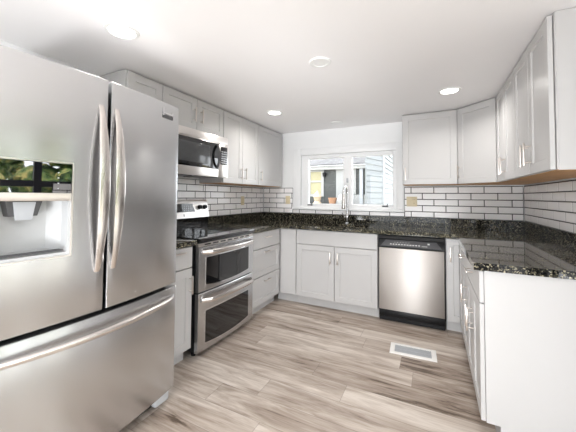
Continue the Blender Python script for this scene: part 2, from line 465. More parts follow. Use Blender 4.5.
# back wall right of the window
wall_cab('single door wall cabinet right of the window, handle low at its left edge', (1.969, -XU, 0), 0, 0.531, UB, [(0.003, 0.525, 0.035)])
# diagonal corner wall cabinet
ca, cb = Vector((2.5015, -XU)), Vector((W - XU, -0.604))
t = thing('wall_cabinet', 'diagonal corner wall cabinet with one narrow door, between back and right walls', 'cabinet', (ca.x, ca.y, 0), math.atan2(cb.y - ca.y, cb.x - ca.x))
L_ = (cb - ca).length; ang = math.atan2(cb.y - ca.y, cb.x - ca.x)
def loc2(p):
    d = Vector(p) - ca
    return (d.x * math.cos(-ang) - d.y * math.sin(-ang), d.x * math.sin(-ang) + d.y * math.cos(-ang))
poly = [loc2(p) for p in ((2.502, -XU), (W - XU, -0.6035), (W - 0.003, -0.6035), (W - 0.003, -0.003), (2.502, -0.003))]
bm = BM(); prism(bm, poly, UB + 0.004, H - 0.004); obj('body', bm, 'cabinet_paint', t)
bm = BM(); prism(bm, poly, UB, UB + 0.004); obj('underside', bm, 'maple_ply', t)
door(t, 0.016, L_ - 0.014, UB + 0.004, H - 0.016, 0.045, UB + 0.05 + PL / 2)
# right wall (front faces -X): local x = start - world Y
def ru(label, ya, yb, spec):
    return wall_cab(label, (W - XU, ya, 0), -PI / 2, ya - yb, UB, spec)
w_ = 0.636
ru('two door wall cabinet on the right wall next to the diagonal corner cabinet', -0.606, -1.242, [(0.012, w_ / 2 - 0.0015, w_ / 2 - 0.035), (w_ / 2 + 0.0015, w_ - 0.002, w_ / 2 + 0.035)])
w_ = 0.675
e = ru('nearest two door wall cabinet on the right wall, plain white end panel facing the camera', -1.243, -1.918, [(0.002, w_ / 2 - 0.0015, w_ / 2 - 0.035), (w_ / 2 + 0.0015, w_ - 0.001, w_ / 2 + 0.035)])
bm = BM(); box(bm, w_ - 0.001, w_ + 0.004, 0.004, 0.30, UB + 0.001, H - 0.004); obj('end_panel', bm, 'cabinet_paint', e)

XB = 0.600                      # carcass front of base cabinets; doors end at 0.626
ZT = 0.874                      # top of base carcasses
def base_cab(label, loc, rotz, w_, d=XB - 0.003, toe=True):
    t = thing('base_cabinet', label, 'cabinet', loc, rotz)
    bm = BM(); box(bm, 0.001, w_ - 0.001, 0, d, 0.105, ZT, 0.001); obj('body', bm, 'cabinet_paint', t)
    if toe: obj('toe_kick', B(0.001, w_ - 0.001, 0.055, d, 0.0, 0.105), 'cabinet_paint', t)
    return t
# between refrigerator and range
t = base_cab('narrow base cabinet with a drawer and a door between refrigerator and range', (XB, -2.375, 0), PI / 2, 0.325)
door(t, 0.003, 0.322, 0.712, 0.866, 0.16, 0.835, True, 'drawer', True)
door(t, 0.003, 0.322, 0.108, 0.704, 0.293, 0.585)
# drawers right of the range
t = base_cab('three drawer base cabinet right of the range', (XB, -1.243, 0), PI / 2, 0.617)
door(t, 0.003, 0.600, 0.695, 0.868, 0.29, 0.81, True, 'drawer', True)
door(t, 0.003, 0.600, 0.400, 0.688, 0.29, 0.652, True, 'drawer')
door(t, 0.003, 0.600, 0.108, 0.393, 0.29, 0.345, True, 'drawer')
# blind corner
t = thing('base_cabinet', 'plain blank panel corner base cabinet left of the sink cabinet', 'cabinet', (0, -XB, 0))
bm = BM(); box(bm, 0.003, 0.832, 0, XB - 0.003, 0.105, ZT); obj('body', bm, 'cabinet_paint', t)
bm = BM(); slab(bm, 0.628, 0.830, 0.108, 0.868, DY); obj('filler_panel', bm, 'cabinet_paint', t)
obj('toe_kick', B(0.56, 0.832, 0.055, XB - 0.003, 0, 0.105), 'cabinet_paint', t)
# sink cabinet
w_ = 0.920
t = thing('base_cabinet', 'wide two door sink base cabinet under the window', 'cabinet', (0.834, -XB, 0))
bm = BM()
for (a, b, c, d_, e_, g_) in ((0.001, 0.019, 0, XB - 0.003, 0.105, ZT), (w_ - 0.019, w_ - 0.001, 0, XB - 0.003, 0.105, ZT), (0.019, w_ - 0.019, 0, XB - 0.003, 0.105, 0.123), (0.019, w_ - 0.019, 0, 0.018, 0.123, ZT), (0.019, w_ - 0.019, XB - 0.02, XB - 0.003, 0.123, ZT)):
    box(bm, a, b, c, d_, e_, g_)
obj('body', bm, 'cabinet_paint', t)
obj('toe_kick', B(0.001, w_ - 0.001, 0.055, XB - 0.003, 0.0, 0.105), 'cabinet_paint', t)
bm = BM(); slab(bm, 0.003, w_ - 0.003, 0.706, 0.868, DY); obj('false_front', bm, 'cabinet_paint', t)
door(t, 0.003, w_ / 2 - 0.0015, 0.108, 0.699, w_ / 2 - 0.042, 0.577)
door(t, w_ / 2 + 0.0015, w_ - 0.003, 0.108, 0.699, w_ / 2 + 0.042, 0.577)
# corner base cabinet right of the dishwasher (L-shaped)
xr = W - XB                     # carcass front of the right run
t = thing('base_cabinet', 'corner base cabinet with a narrow door right of the dishwasher', 'cabinet', (2.372, -XB, 0))
bm = BM(); prism(bm, [(0, 0), (xr - 2.372, 0), (xr - 2.372, -0.33), (W - 0.003 - 2.372, -0.33), (W - 0.003 - 2.372, XB - 0.003), (0, XB - 0.003)], 0.105, ZT)
obj('body', bm, 'cabinet_paint', t)
bm = BM(); prism(bm, [(0, 0.055), (xr + 0.055 - 2.372, 0.055), (xr + 0.055 - 2.372, -0.33), (W - 0.003 - 2.372, -0.33), (W - 0.003 - 2.372, XB - 0.003), (0, XB - 0.003)], 0, 0.105)
obj('toe_kick', bm, 'cabinet_paint', t)
bm = BM()
xd = xr - 0.028 - 2.372
rings(bm, [rect(0.006, xd, 0.108, 0.868, 0, DY + 0.02), rect(0.006, xd, 0.108, 0.868, 0, DY + 0.002), rect(0.006, xd, 0.108, 0.868, 0.002, DY),
           [(0.058, DY, 0.166), (xd - 0.003, DY, 0.166), (xd - 0.003, DY, 0.81), (0.058, DY, 0.81)],
           [(0.062, DY + 0.008, 0.170), (xd - 0.003, DY + 0.008, 0.170), (xd - 0.003, DY + 0.008, 0.806), (0.062, DY + 0.008, 0.806)]])
d = obj('door', bm, 'cabinet_paint', t, smooth=20); pull(d, 0.035, 0.725, PL, DY)
bm = BM(); shaker(bm, 0.0, 0.30, 0.108, 0.868, DY)
bmesh.ops.transform(bm, matrix=Matrix.Translation((xr - 2.372, -0.028, 0)) @ Matrix.Rotation(-PI / 2, 4, 'Z'), verts=bm.verts)
obj('door', bm, 'cabinet_paint', t, smooth=20)
# right run
t = base_cab('base cabinet with one drawer over one door in the right run', (xr, -0.932, 0), -PI / 2, 0.358)
door(t, 0.003, 0.355, 0.706, 0.868, 0.18, 0.80, True, 'drawer', True)
door(t, 0.003, 0.355, 0.108, 0.699, 0.322, 0.56)
w_ = 0.605
t = base_cab('near end base cabinet of the right run with a large white end panel', (xr, -1.291, 0), -PI / 2, w_)
door(t, 0.003, w_ + 0.012, 0.706, 0.868, w_ / 2, 0.80, True, 'drawer', True)
door(t, 0.003, w_ / 2 - 0.0015, 0.108, 0.699, w_ / 2 - 0.04, 0.51)
door(t, w_ / 2 + 0.0015, w_ + 0.012, 0.108, 0.699, w_ / 2 + 0.04, 0.51)
bm = BM()
# end panel with toe notch, in local xz -> profile in (y,z), thickness along x
pts = [(-0.004, 0.105), (0.055, 0.105), (0.055, 0.0), (XB - 0.003, 0.0), (XB - 0.003, ZT), (-0.004, ZT)]
rings(bm, [[(w_, y, z) for y, z in pts], [(w_ + 0.016, y, z) for y, z in pts]])
obj('end_panel', bm, 'cabinet_paint', t)

# ------------------------------------------------------------------ worktops
Z0, Z1 = 0.876, 0.914
SX0, SX1, SY0, SY1 = 1.00, 1.60, -0.53, -0.16
t = thing('worktop', 'polished black speckled granite worktop running along back wall and right side', 'countertop', (0, 0, 0))
bm = BM()
OV = 0.652
YR = -1.932
outer = [(0.002, -1.241), (OV, -1.241), (OV, -OV), (W - OV, -OV), (W - OV, YR), (W - 0.002, YR), (W - 0.002, -0.002), (0.002, -0.002)]
inner = [(SX0, SY0), (SX1, SY0), (SX1, SY1), (SX0, SY1)]
bmt = BM()
vo = [bmt.verts.new((x, y, Z1)) for x, y in outer]; vi = [bmt.verts.new((x, y, Z1)) for x, y in inner]
# split in quads by hand
fo = lambda *v: bmt.faces.new(v)
fo(vo[0], vo[1], vo[2], vi[0], vi[3], vo[7]); fo(vo[2], vo[3], vi[1], vi[0]); fo(vo[3], vo[4], vo[5], vo[6], vi[2], vi[1]); fo(vo[6], vo[7], vi[3], vi[2])
r = bmesh.ops.extrude_face_region(bmt, geom=list(bmt.faces))
for v in [g for g in r['geom'] if isinstance(g, bmesh.types.BMVert)]: v.co.z = Z0
obj('slab', bmt, 'granite', t)
for a in ((0.002, 0.022, -1.241, -0.002), (0.0225, W - 0.0225, -0.022, -0.002), (W - 0.022, W - 0.002, YR, -0.002)):
    bm = BM(); box(bm, a[0], a[1], a[2], a[3], Z1 + 0.0005, 1.0165, 0.0015, 1); obj('upstand', bm, 'granite', t)
t = thing('worktop', 'short granite worktop piece between refrigerator and range', 'countertop', (0, 0, 0))
bm = BM(); box(bm, 0.002, OV, -2.385, -2.032, Z0, Z1, 0.003); obj('slab', bm, 'granite', t)
bm = BM(); box(bm, 0.002, 0.022, -2.385, -2.032, Z1 + 0.0005, 1.0165, 0.0015, 1); obj('upstand', bm, 'granite', t)

# sink
t = thing('sink', 'undermount stainless steel sink set in the granite under the window', 'sink', (0, 0, 0))
bm = BM()
i = 0.004
def rr4(x0, x1, y0, y1, z): return [(x0, y0, z), (x1, y0, z), (x1, y1, z), (x0, y1, z)]
rings(bm, [rr4(SX0 - 0.02, SX1 + 0.02, SY0 - 0.02, SY1 + 0.02, Z0 - 0.002), rr4(SX0 - i, SX1 + i, SY0 - i, SY1 + i, Z0 - 0.002), rr4(SX0 + 0.01, SX1 - 0.01, SY0 + 0.01, SY1 - 0.01, 0.70), rr4(SX0 + 0.03, SX1 - 0.03, SY0 + 0.03, SY1 - 0.03, 0.69)], False, True)
obj('basin', bm, 'steel_bright', t)
bm = BM(); lathe(bm, [(0.045, 0.6905), (0.045, 0.693), (0.03, 0.693), (0.028, 0.6915)], (1.3, -0.33, 0), 24); obj('drain', bm, 'chrome', t)
# faucet
fx, fy = 1.298, -0.10
t = thing('faucet', 'chrome pull down gooseneck faucet behind the sink', 'faucet', (fx, fy, Z1))
bm = BM(); lathe(bm, [(0.028, 0.0005), (0.028, 0.008), (0.021, 0.014), (0.019, 0.06), (0.021, 0.065), (0.021, 0.10), (0.016, 0.115), (0.0135, 0.125)], (0, 0, 0), 24); obj('base', bm, 'chrome', t)
bm = BM()
pts = [(0, 0, 0.12), (0, 0, 0.2), (0, 0, 0.38)]
for k in range(1, 13):
    a = PI * k / 12
    pts.append((0, -0.085 + 0.085 * math.cos(a), 0.38 + 0.085 * math.sin(a)))
pts.append((0, -0.17, 0.37))
tube(bm, pts, 0.012, 14); obj('spout', bm, 'chrome', t)
bm = BM(); lathe(bm, [(0.0125, 0.372), (0.0145, 0.36), (0.016, 0.31), (0.021, 0.235), (0.024, 0.20), (0.020, 0.19), (0.015, 0.189)], (0, -0.17, 0), 20); obj('spray_head', bm, 'steel_handle', t)
bm = BM(); tube(bm, [(-0.018, 0, 0.082), (-0.036, 0, 0.084)], 0.015, 14); tube(bm, [(-0.034, 0, 0.086), (-0.044, -0.02, 0.11), (-0.052, -0.05, 0.135)], [0.007, 0.006, 0.005], 10); obj('lever', bm, 'chrome', t)

# ------------------------------------------------------------------ dishwasher
t = thing('dishwasher', 'stainless dishwasher with black control strip between sink cabinet and corner', 'dishwasher', (1.757, -XB, 0))
w_ = 0.612
bm = BM(); box(bm, 0.004, w_ - 0.004, 0.0, XB - 0.01, 0.10, 0.868); obj('tub', bm, 'black_plastic', t)
bm = BM(); box(bm, 0.012, w_ - 0.012, -0.042, -0.001, 0.128, 0.742, 0.004); d = obj('door_panel', bm, 'steel_warm', t)
# control fascia: black frame with a grey sloping strip
bm = BM()
P_ = [(-0.034, 0.746), (-0.040, 0.752), (-0.040, 0.758), (-0.012, 0.822), (-0.034, 0.832), (-0.038, 0.862), (-0.001, 0.862), (-0.001, 0.746)]
rings(bm, [[(0.006, y, z) for y, z in P_], [(w_ - 0.006, y, z) for y, z in P_]]); f_ = obj('control_fascia', bm, 'black_plastic', t)
bm = BM()
def slope(x, k, off=0.0015):  # point on the sloping face
    return (x, -0.040 + 0.028 * k - off, 0.758 + 0.064 * k + off * 0.4)
rings(bm, [[slope(0.03, 0.05), slope(w_ - 0.03, 0.05), slope(w_ - 0.075, 0.97), slope(0.075, 0.97)], [slope(0.03, 0.05, -0.001), slope(w_ - 0.03, 0.05, -0.001), slope(w_ - 0.075, 0.97, -0.001), slope(0.075, 0.97, -0.001)]])
obj('control_strip', bm, 'dark_grey_plastic', f_)
bm = BM()
for k in range(11):
    x = 0.12 + k * 0.026
    p = [slope(x, 0.28, 0.002), slope(x + 0.014, 0.28, 0.002), slope(x + 0.014, 0.42, 0.002), slope(x, 0.42, 0.002)]
    bm.faces.new([bm.verts.new(q) for q in p])
for k in range(6):
    x = 0.16 + k * 0.026
    p = [slope(x, 0.62, 0.002), slope(x + 0.008, 0.62, 0.002), slope(x + 0.008, 0.68, 0.002), slope(x, 0.68, 0.002)]
    bm.faces.new([bm.verts.new(q) for q in p])
x = 0.46; bm.faces.new([bm.verts.new(slope(a, b, 0.002)) for a, b in ((x, 0.55), (x + 0.018, 0.55), (x + 0.018, 0.75), (x, 0.75))])
x = 0.41; bm.faces.new([bm.verts.new(slope(a, b, 0.002)) for a, b in ((x, 0.26), (x + 0.05, 0.26), (x + 0.05, 0.31), (x, 0.31))])
obj('button_marking', bm, 'pale_mark', f_)
bm = BM(); box(bm, 0.008, w_ - 0.008, 0.02, 0.06, 0.0, 0.098); box(bm, 0.008, w_ - 0.008, -0.012, 0.02, 0.05, 0.118, 0.004); obj('kick_plate', bm, 'black_plastic', t)

# ------------------------------------------------------------------ range
RW = 0.760
t = thing('range', 'stainless double oven range with black glass cooktop on the left wall', 'stove', (0.62, -2.020, 0), PI / 2)
bm = BM(); box(bm, 0.002, RW - 0.002, 0.0, 0.595, 0.05, 0.895); obj('body', bm, 'black_plastic', t)
for x in (0.05, RW - 0.05):
    for y in (0.05, 0.5):
        bm = BM(); cyl(bm, (x, y, 0.0), (x, y, 0.05), 0.018); obj('foot', bm, 'black_plastic', t)
def bow(x, amt, w=RW): return -amt * (1 - ((x - w / 2) / (w / 2)) ** 2)
NB = 17
def bowed(bm, x0, x1, z0, z1, yb, yf, amt, edge=0.006, zlow=0.0):
    """slab whose front follows the bow of the range; zlow sags the bottom edge"""
    xs = [x0 + (x1 - x0) * i / (NB - 1) for i in range(NB)]
    loops = []
    for x in xs:
        f_ = yf + bow(x, amt); s = 1 if x in (xs[0], xs[-1]) else 0
        dz = zlow * (1 - ((x - RW / 2) / (RW / 2)) ** 2)
        loops.append([(x, yb, z0 - dz), (x, f_ + edge, z0 - dz), (x, f_, z0 - dz + edge), (x, f_, z1 - edge), (x, f_ + edge, z1), (x, yb, z1)])
    rings(bm, loops)
bm = BM(); bowed(bm, 0.0, RW, 0.888, 0.921, 0.56, -0.045, 0.012, 0.008); ct = obj('cooktop', bm, 'black_glass', t)
bm = BM()
for (cx_, cy_, r_) in ((0.19, 0.10, 0.11), (0.57, 0.10, 0.10), (0.19, 0.38, 0.08), (0.57, 0.38, 0.08), (0.38, 0.40, 0.05)):
    lathe(bm, [(r_, 0.9212), (r_, 0.9216), (r_ - 0.003, 0.9216), (r_ - 0.003, 0.9212)], (cx_, cy_, 0), 40, False, False)
obj('burner_ring', bm, 'black_plastic', ct)
bm = BM(); box(bm, 0.004, RW - 0.004, -0.03, 0.56, 0.880, 0.888); obj('cooktop_gap', bm, 'dark_gap', t)
# upper vent trim
bm = BM(); bowed(bm, 0.004, RW - 0.004, 0.852, 0.882, -0.001, -0.026, 0.012, 0.003); vt = obj('vent_trim', bm, 'steel_bright', t)
bm = BM()
for k in range(7):
    a = 0.07 + k * 0.092
    xs = [a, a + 0.066]
    rings(bm, [[(x, -0.0268 + bow(x, 0.012), 0.862), (x, -0.020, 0.862), (x, -0.020, 0.872), (x, -0.0268 + bow(x, 0.012), 0.872)] for x in xs])
obj('vent_slot', bm, 'dark_gap', vt)
def oven_door(z0, z1, wz0, wz1, hz):
    bm = BM(); bowed(bm, 0.004, RW - 0.004, z0, z1, -0.001, -0.034, 0.014, 0.005); d = obj('oven_door', bm, 'steel', t)
    # window: slightly proud dark glass with a sagging lower edge, in a bright bezel
    bm = BM(); bowed(bm, 0.074, RW - 0.084, wz0 - 0.007, wz1 + 0.007, -0.03, -0.0355, 0.014, 0.001, 0.03); obj('window_bezel', bm, 'chrome', d)
    bm = BM(); bowed(bm, 0.081, RW - 0.091, wz0, wz1, -0.03, -0.0368, 0.014, 0.001, 0.03); g = obj('oven_window', bm, 'black_glass', d)
    bm = BM()
    pts, rad = [], []
    for i in range(25):
        x = 0.035 + (RW - 0.07) * i / 24
        e_ = min(i, 24 - i)
        off = -0.045 if e_ >= 2 else (-0.02 if e_ == 1 else -0.002)
        pts.append((x, -0.034 + bow(x, 0.014) + off + bow(x, 0.016), hz)); rad.append(0.019 if e_ > 0 else 0.016)
    tube(bm, pts, rad, 12, squash=(0.5, 1.0)); obj('handle', bm, 'steel_handle', d)
    return d
oven_door(0.502, 0.850, 0.565, 0.765, 0.812)
oven_door(0.045, 0.494, 0.115, 0.350, 0.440)
# backguard
bm = BM()
P_ = [(0.515, 1.03), (0.545, 1.195), (0.552, 1.206), (0.565, 1.21), (0.60, 1.21), (0.60, 1.03)]
def bg_loop(x, s=0): return [(x, y, z) for y, z in P_]
rings(bm, [bg_loop(0.03), bg_loop(RW - 0.03)])
bgp = obj('backguard', bm, 'steel_bright', t)
bm = BM(); box(bm, 0.03, RW - 0.03, 0.53, 0.60, 0.922, 1.03); obj('backguard_riser', bm, 'black_glass', bgp)
def bgp_pt(x, k, off): return (x, 0.515 + 0.03 * k - off, 1.03 + 0.165 * k + off * 0.2)
bm = BM()
rings(bm, [[bgp_pt(a, b, -0.002) for a, b in ((0.235, 0.36), (0.535, 0.36), (0.505, 0.86), (0.235, 0.86))], [bgp_pt(a, b, 0.002) for a, b in ((0.235, 0.36), (0.535, 0.36), (0.505, 0.86), (0.235, 0.86))]])
disp = obj('display', bm, 'black_glass', bgp)
bm = BM()
for k in range(4):
    for j in range(3):
        x = 0.39 + k * 0.026; b = 0.44 + j * 0.12
        bm.faces.new([bm.verts.new(bgp_pt(q, s, 0.0026)) for q, s in ((x, b), (x + 0.012, b), (x + 0.012, b + 0.05), (x, b + 0.05))])
obj('button_marking', bm, 'vent_grey', disp)
bm = BM(); bm.faces.new([bm.verts.new(bgp_pt(q, s, 0.001)) for q, s in ((0.376, 0.10), (0.388, 0.10), (0.388, 0.24), (0.376, 0.24))]); obj('badge', bm, 'dark_grey_plastic', bgp)
for x in (0.09, 0.16, 0.60, 0.675):
    bm = BM(); p = Vector(bgp_pt(x, 0.62, 0.0)); q = Vector(bgp_pt(x, 0.62, 0.026))
    cyl(bm, p, q, 0.024, 0.019, 20)
    cyl(bm, p + (q - p) * 0.9, p + (q - p) * 1.25, 0.008, 0.006, 10)
    obj('knob', bm, 'black_plastic', bgp)

# ------------------------------------------------------------------ microwave
MW = 0.752
MZ0, MZ1 = 1.428, 1.838
t = thing('microwave', 'stainless over the range microwave below the short wall cabinet', 'microwave', (0.375, -2.103, 0), PI / 2)
bm = BM(); box(bm, 0.0, MW, 0.0, 0.35, MZ0 + 0.012, MZ1, 0.003); obj('body', bm, 'grey_plastic', t)
bm = BM(); box(bm, 0.06, 0.34, 0.06, 0.25, MZ0 + 0.004, MZ0 + 0.012); box(bm, 0.42, 0.69, 0.06, 0.25, MZ0 + 0.004, MZ0 + 0.012); obj('vent_filter', bm, 'dark_grey_plastic', t)
bm = BM(); box(bm, 0.0, MW, -0.022, -0.0005, 1.768, MZ1, 0.005); obj('top_grille', bm, 'steel_bright', t)
bm = BM(); box(bm, 0.0, 0.604, -0.026, -0.0005, MZ0 + 0.004, 1.765, 0.006); d = obj('door', bm, 'steel_bright', t)
bm = BM(); box(bm, 0.03, 0.600, -0.030, -0.02, 1.508, 1.757, 0.003); g = obj('door_glass', bm, 'black_glass', d)
bm = BM(); box(bm, 0.10, 0.47, -0.0312, -0.028, 1.545, 1.72, 0.001); obj('window_screen', bm, 'screen_dark', g)
bm = BM()
pts = [(0.575, -0.028 - 0.03 * math.sin(PI * i / 12) ** 0.6, 1.52 + 0.225 * i / 12) for i in range(13)]
tube(bm, pts, 0.013, 10, squash=(1.0, 0.7)); obj('handle', bm, 'dark_grey_plastic', d)
bm = BM(); box(bm, 0.607, MW, -0.026, -0.0005, MZ0 + 0.004, 1.765, 0.006); c_ = obj('control_panel', bm, 'steel_bright', t)
bm = BM(); box(bm, 0.628, 0.735, -0.028, -0.02, 1.56, 1.738, 0.002); k_ = obj('keypad', bm, 'black_glass', c_)
bm = BM()
for a in range(3):
    for b in range(6):
        box(bm, 0.640 + a * 0.03, 0.662 + a * 0.03, -0.0292, -0.027, 1.572 + b * 0.022, 1.585 + b * 0.022)
obj('keypad_button', bm, 'vent_grey', k_)

# ------------------------------------------------------------------ refrigerator
FW = 0.925
FY = -3.335
t = thing('refrigerator', 'stainless french door refrigerator with bottom freezer drawer on the left', 'refrigerator', (0.84, FY, 0), PI / 2)
def fb(x): return -0.040 * (1 - ((x - FW / 2) / (FW / 2)) ** 2)
bm = BM(); box(bm, 0.008, FW - 0.008, 0.088, 0.78, 0.06, 1.785, 0.004); obj('case', bm, 'dark_grey_plastic', t)
bm = BM(); box(bm, 0.012, FW - 0.012, 0.078, 0.0875, 0.10, 1.78); obj('gasket', bm, 'dark_gap', t)
bm = BM(); box(bm, 0.03, FW - 0.03, 0.06, 0.088, 0.012, 0.075, 0.003); obj('base_grille', bm, 'black_plastic', t)
for x in (0.06, FW - 0.06):
    bm = BM(); box(bm, x - 0.05, x + 0.05, 0.025, 0.12, 0.012, 0.07, 0.012); cyl(bm, (x, 0.07, 0.0), (x, 0.07, 0.012), 0.02); obj('leveling_foot', bm, 'grey_plastic', t)
    bm = BM(); box(bm, x - 0.04, x + 0.03, 0.03, 0.16, 1.7855, 1.803, 0.006); obj('hinge_cover', bm, 'dark_grey_plastic', t)
def fr_front(x0, x1, z0, z1, n=15, hole=None, r=0.010):
    """curved door shell; hole=(hx0,hx1,hz0,hz1) leaves an opening in the front"""
    bm = BM()
    xs = [x0 + (x1 - x0) * i / (n - 1) for i in range(n)]
    if hole: xs = sorted(set(xs + [hole[0], hole[1]]))
    zs_ = [z0 + r * 0.6, z1 - r * 0.6]
    if hole: zs_ = sorted(zs_ + [hole[2], hole[3]])
    # front grid
    V = {}
    def pt(i, j):
        if (i, j) not in V:
            x = xs[i]; yy = fb(x)
            xx = x
            V[(i, j)] = bm.verts.new((xx, yy, zs_[j]))
        return V[(i, j)]
    for i in range(len(xs) - 1):
        for j in range(len(zs_) - 1):
            if hole and xs[i] >= hole[0] - 1e-6 and xs[i + 1] <= hole[1] + 1e-6 and zs_[j] >= hole[2] - 1e-6 and zs_[j + 1] <= hole[3] + 1e-6: continue
            bm.faces.new((pt(i, j), pt(i + 1, j), pt(i + 1, j + 1), pt(i, j + 1)))
    # rim: bottom, right, top, left boundary -> rounded edge -> back
    m, k = len(xs) - 1, len(zs_) - 1
    rim = [(i, 0) for i in range(m)] + [(m, j) for j in range(k)] + [(i, k) for i in range(m, 0, -1)] + [(0, j) for j in range(k, 0, -1)]
    def off(ij, dn, dy):
        i, j = ij
        v = V[ij].co
        x, z = v.x, v.z
        if i == 0: x -= dn
        if i == m: x += dn
        if j == 0: z -= dn
        if j == k: z += dn
        return bm.verts.new((x, v.y + dy if dy < 0.05 else 0.075, z))
    prev = [V[q] for q in rim]
    for dn, dy in ((r * 0.35, r * 0.12), (r * 0.6, r * 0.5), (r * 0.6, r * 1.2), (r * 0.6, 0.075)):
        cur = [off(q, dn, dy) for q in rim]
        for a in range(len(rim)):
            b = (a + 1) % len(rim)
            bm.faces.new((prev[a], prev[b], cur[b], cur[a]))
        prev = cur
    bm.faces.new(prev)
    return bm
DZ0, DZ1 = 0.716, 1.802
hole = (0.045, 0.313, 0.994, 1.386)
ld = obj('door', fr_front(0.006, FW / 2 - 0.013, DZ0, DZ1, hole=hole), 'steel', t, smooth=35)
rd = obj('door', fr_front(FW / 2 + 0.013, FW - 0.006, DZ0, DZ1), 'steel', t, smooth=35)
fz = obj('freezer_drawer', fr_front(0.006, FW - 0.006, 0.090, 0.698, n=27), 'steel', t, smooth=35)
# door handles: wide straps that bow out from the door
def strap(parent, xc, z0, z1):
    bm = BM(); loops = []
    n = 25
    for i in range(n):
        k = i / (n - 1); z = z0 + (z1 - z0) * k
        o = -0.008 - 0.044 * math.sin(PI * k) ** 0.8
        hw = 0.011 + 0.013 * math.sin(PI * k)
        th = 0.020
        y = fb(xc) + o
        sl = 0.006
        loops.append([(xc - hw, y + th * 0.5, z), (xc - hw, y + 0.004, z), (xc - hw * 0.6, y, z), (xc + hw * 0.6, y, z), (xc + hw, y + 0.004, z), (xc + hw, y + th * 0.5, z), (xc + hw * 0.5, y + th * 0.75, z), (xc - hw * 0.5, y + th * 0.75, z)])
    rings(bm, loops)
    return obj('handle', bm, 'steel_handle', parent, smooth=50)
strap(ld, FW / 2 - 0.040, 0.900, 1.672)
strap(rd, FW / 2 + 0.034, 0.900, 1.672)
bm = BM(); pts = []; rad = []
for i in range(33):
    x = 0.025 + (FW - 0.05) * i / 32; k = i / 32
    pts.append((x, fb(x) - 0.004 - 0.058 * math.sin(PI * k) ** 0.55, 0.640)); rad.append(0.010 + 0.006 * math.sin(PI * k) ** 0.5)
tube(bm, pts, rad, 14); obj('handle', bm, 'steel_handle', fz)
# badge: chrome flag mark and a dark strip
bm = BM()
bx0, bx1 = FW - 0.140, FW - 0.058
def bp(x, z, o): return (x, fb(x) - o, z)
def plate(bm, x0, x1, z0, z1, o=0.003):
    rings(bm, [[bp(x0, z0, -0.001), bp(x1, z0, -0.001), bp(x1, z1, -0.001), bp(x0, z1, -0.001)], [bp(x0, z0, o), bp(x1, z0, o), bp(x1, z1, o), bp(x0, z1, o)]])
plate(bm, bx0, bx0 + 0.008, 1.722, 1.768); plate(bm, bx0, bx0 + 0.014, 1.733, 1.741, 0.0035); plate(bm, bx0 + 0.016, bx1, 1.733, 1.741); plate(bm, bx1 - 0.008, bx1, 1.733, 1.752, 0.0034)
bd = obj('badge', bm, 'chrome', rd)
bm = BM(); plate(bm, bx0, bx1, 1.708, 1.728); obj('badge_strip', bm, 'dark_grey_plastic', bd)
# dispenser
hx0, hx1, hz0, hz1 = hole
g = 0.0005
bm = BM()
cz1 = 1.226
# cavity shell (open at the front): loops from front rim to back
def rect_f(x0, x1, z0, z1, y): return [(x0, y if y is not None else fb(x0), z0), (x1, y if y is not None else fb(x1), z0), (x1, y if y is not None else fb(x1), z1), (x0, y if y is not None else fb(x0), z1)]
def ringpts(x0, x1, z0, z1, dy): return [(x0, fb(x0) + dy, z0), (x1, fb(x1) + dy, z0), (x1, fb(x1) + dy, z1), (x0, fb(x0) + dy, z1)]
rings(bm, [ringpts(hx0 + g, hx1 - g, hz0 + g, cz1, 0.001), ringpts(hx0 + 0.012, hx1 - 0.012, hz0 + 0.016, cz1, 0.004), ringpts(hx0 + 0.02, hx1 - 0.016, hz0 + 0.022, cz1, 0.045),
           ringpts(hx0 + 0.05, hx1 - 0.055, hz0 + 0.030, cz1, 0.082)], False, True)
dp = obj('dispenser', bm, 'grey_plastic', ld, smooth=25)
bm = BM(); rings(bm, [ringpts(hx0 - 0.004, hx1 + 0.004, hz0 - 0.004, hz1 + 0.004, 0.0), ringpts(hx0 - 0.003, hx1 + 0.003, hz0 - 0.003, hz1 + 0.003, -0.003), ringpts(hx0 + 0.003, hx1 - 0.003, hz0 + 0.003, hz1 - 0.003, -0.003), ringpts(hx0 + 0.004, hx1 - 0.004, hz0 + 0.004, hz1 - 0.004, 0.004)], False, False)
obj('surround', bm, 'steel_bright', dp)
bm = BM(); rings(bm, [ringpts(hx0 + 0.005, hx1 - 0.005, cz1, 1.258, 0.02), ringpts(hx0 + 0.005, hx1 - 0.005, cz1, 1.258, -0.004), ringpts(hx0 + 0.008, hx1 - 0.008, cz1 + 0.004, 1.256, -0.006)]); obj('ledge', bm, 'steel_bright', dp)
bm = BM(); rings(bm, [ringpts(hx0 + 0.005, hx1 - 0.005, 1.2585, hz1 - 0.005, 0.012), ringpts(hx0 + 0.005, hx1 - 0.005, 1.2585, hz1 - 0.005, -0.002)]); dpn = obj('display_panel', bm, 'display_glass', dp)
bm = BM()
for k in range(4):
    x = hx1 - 0.055; z = 1.275 + k * 0.022
    rings(bm, [ringpts(x, x + 0.005, z, z + 0.004, -0.0018), ringpts(x, x + 0.005, z, z + 0.004, -0.0024)])
obj('display_icon', bm, 'vent_grey', dpn)
xc = (hx0 + hx1) / 2 - 0.012
bm = BM(); yb_ = fb(xc)
rings(bm, [[(xc - 0.058, yb_ + 0.03, cz1 - 0.001), (xc + 0.058, yb_ + 0.03, cz1 - 0.001), (xc + 0.058, yb_ + 0.08, cz1 - 0.001), (xc - 0.058, yb_ + 0.08, cz1 - 0.001)],
           [(xc - 0.045, yb_ + 0.036, cz1 - 0.06), (xc + 0.045, yb_ + 0.036, cz1 - 0.06), (xc + 0.045, yb_ + 0.08, cz1 - 0.06), (xc - 0.045, yb_ + 0.08, cz1 - 0.06)]])
obj('nozzle', bm, 'dark_grey_plastic', dp)
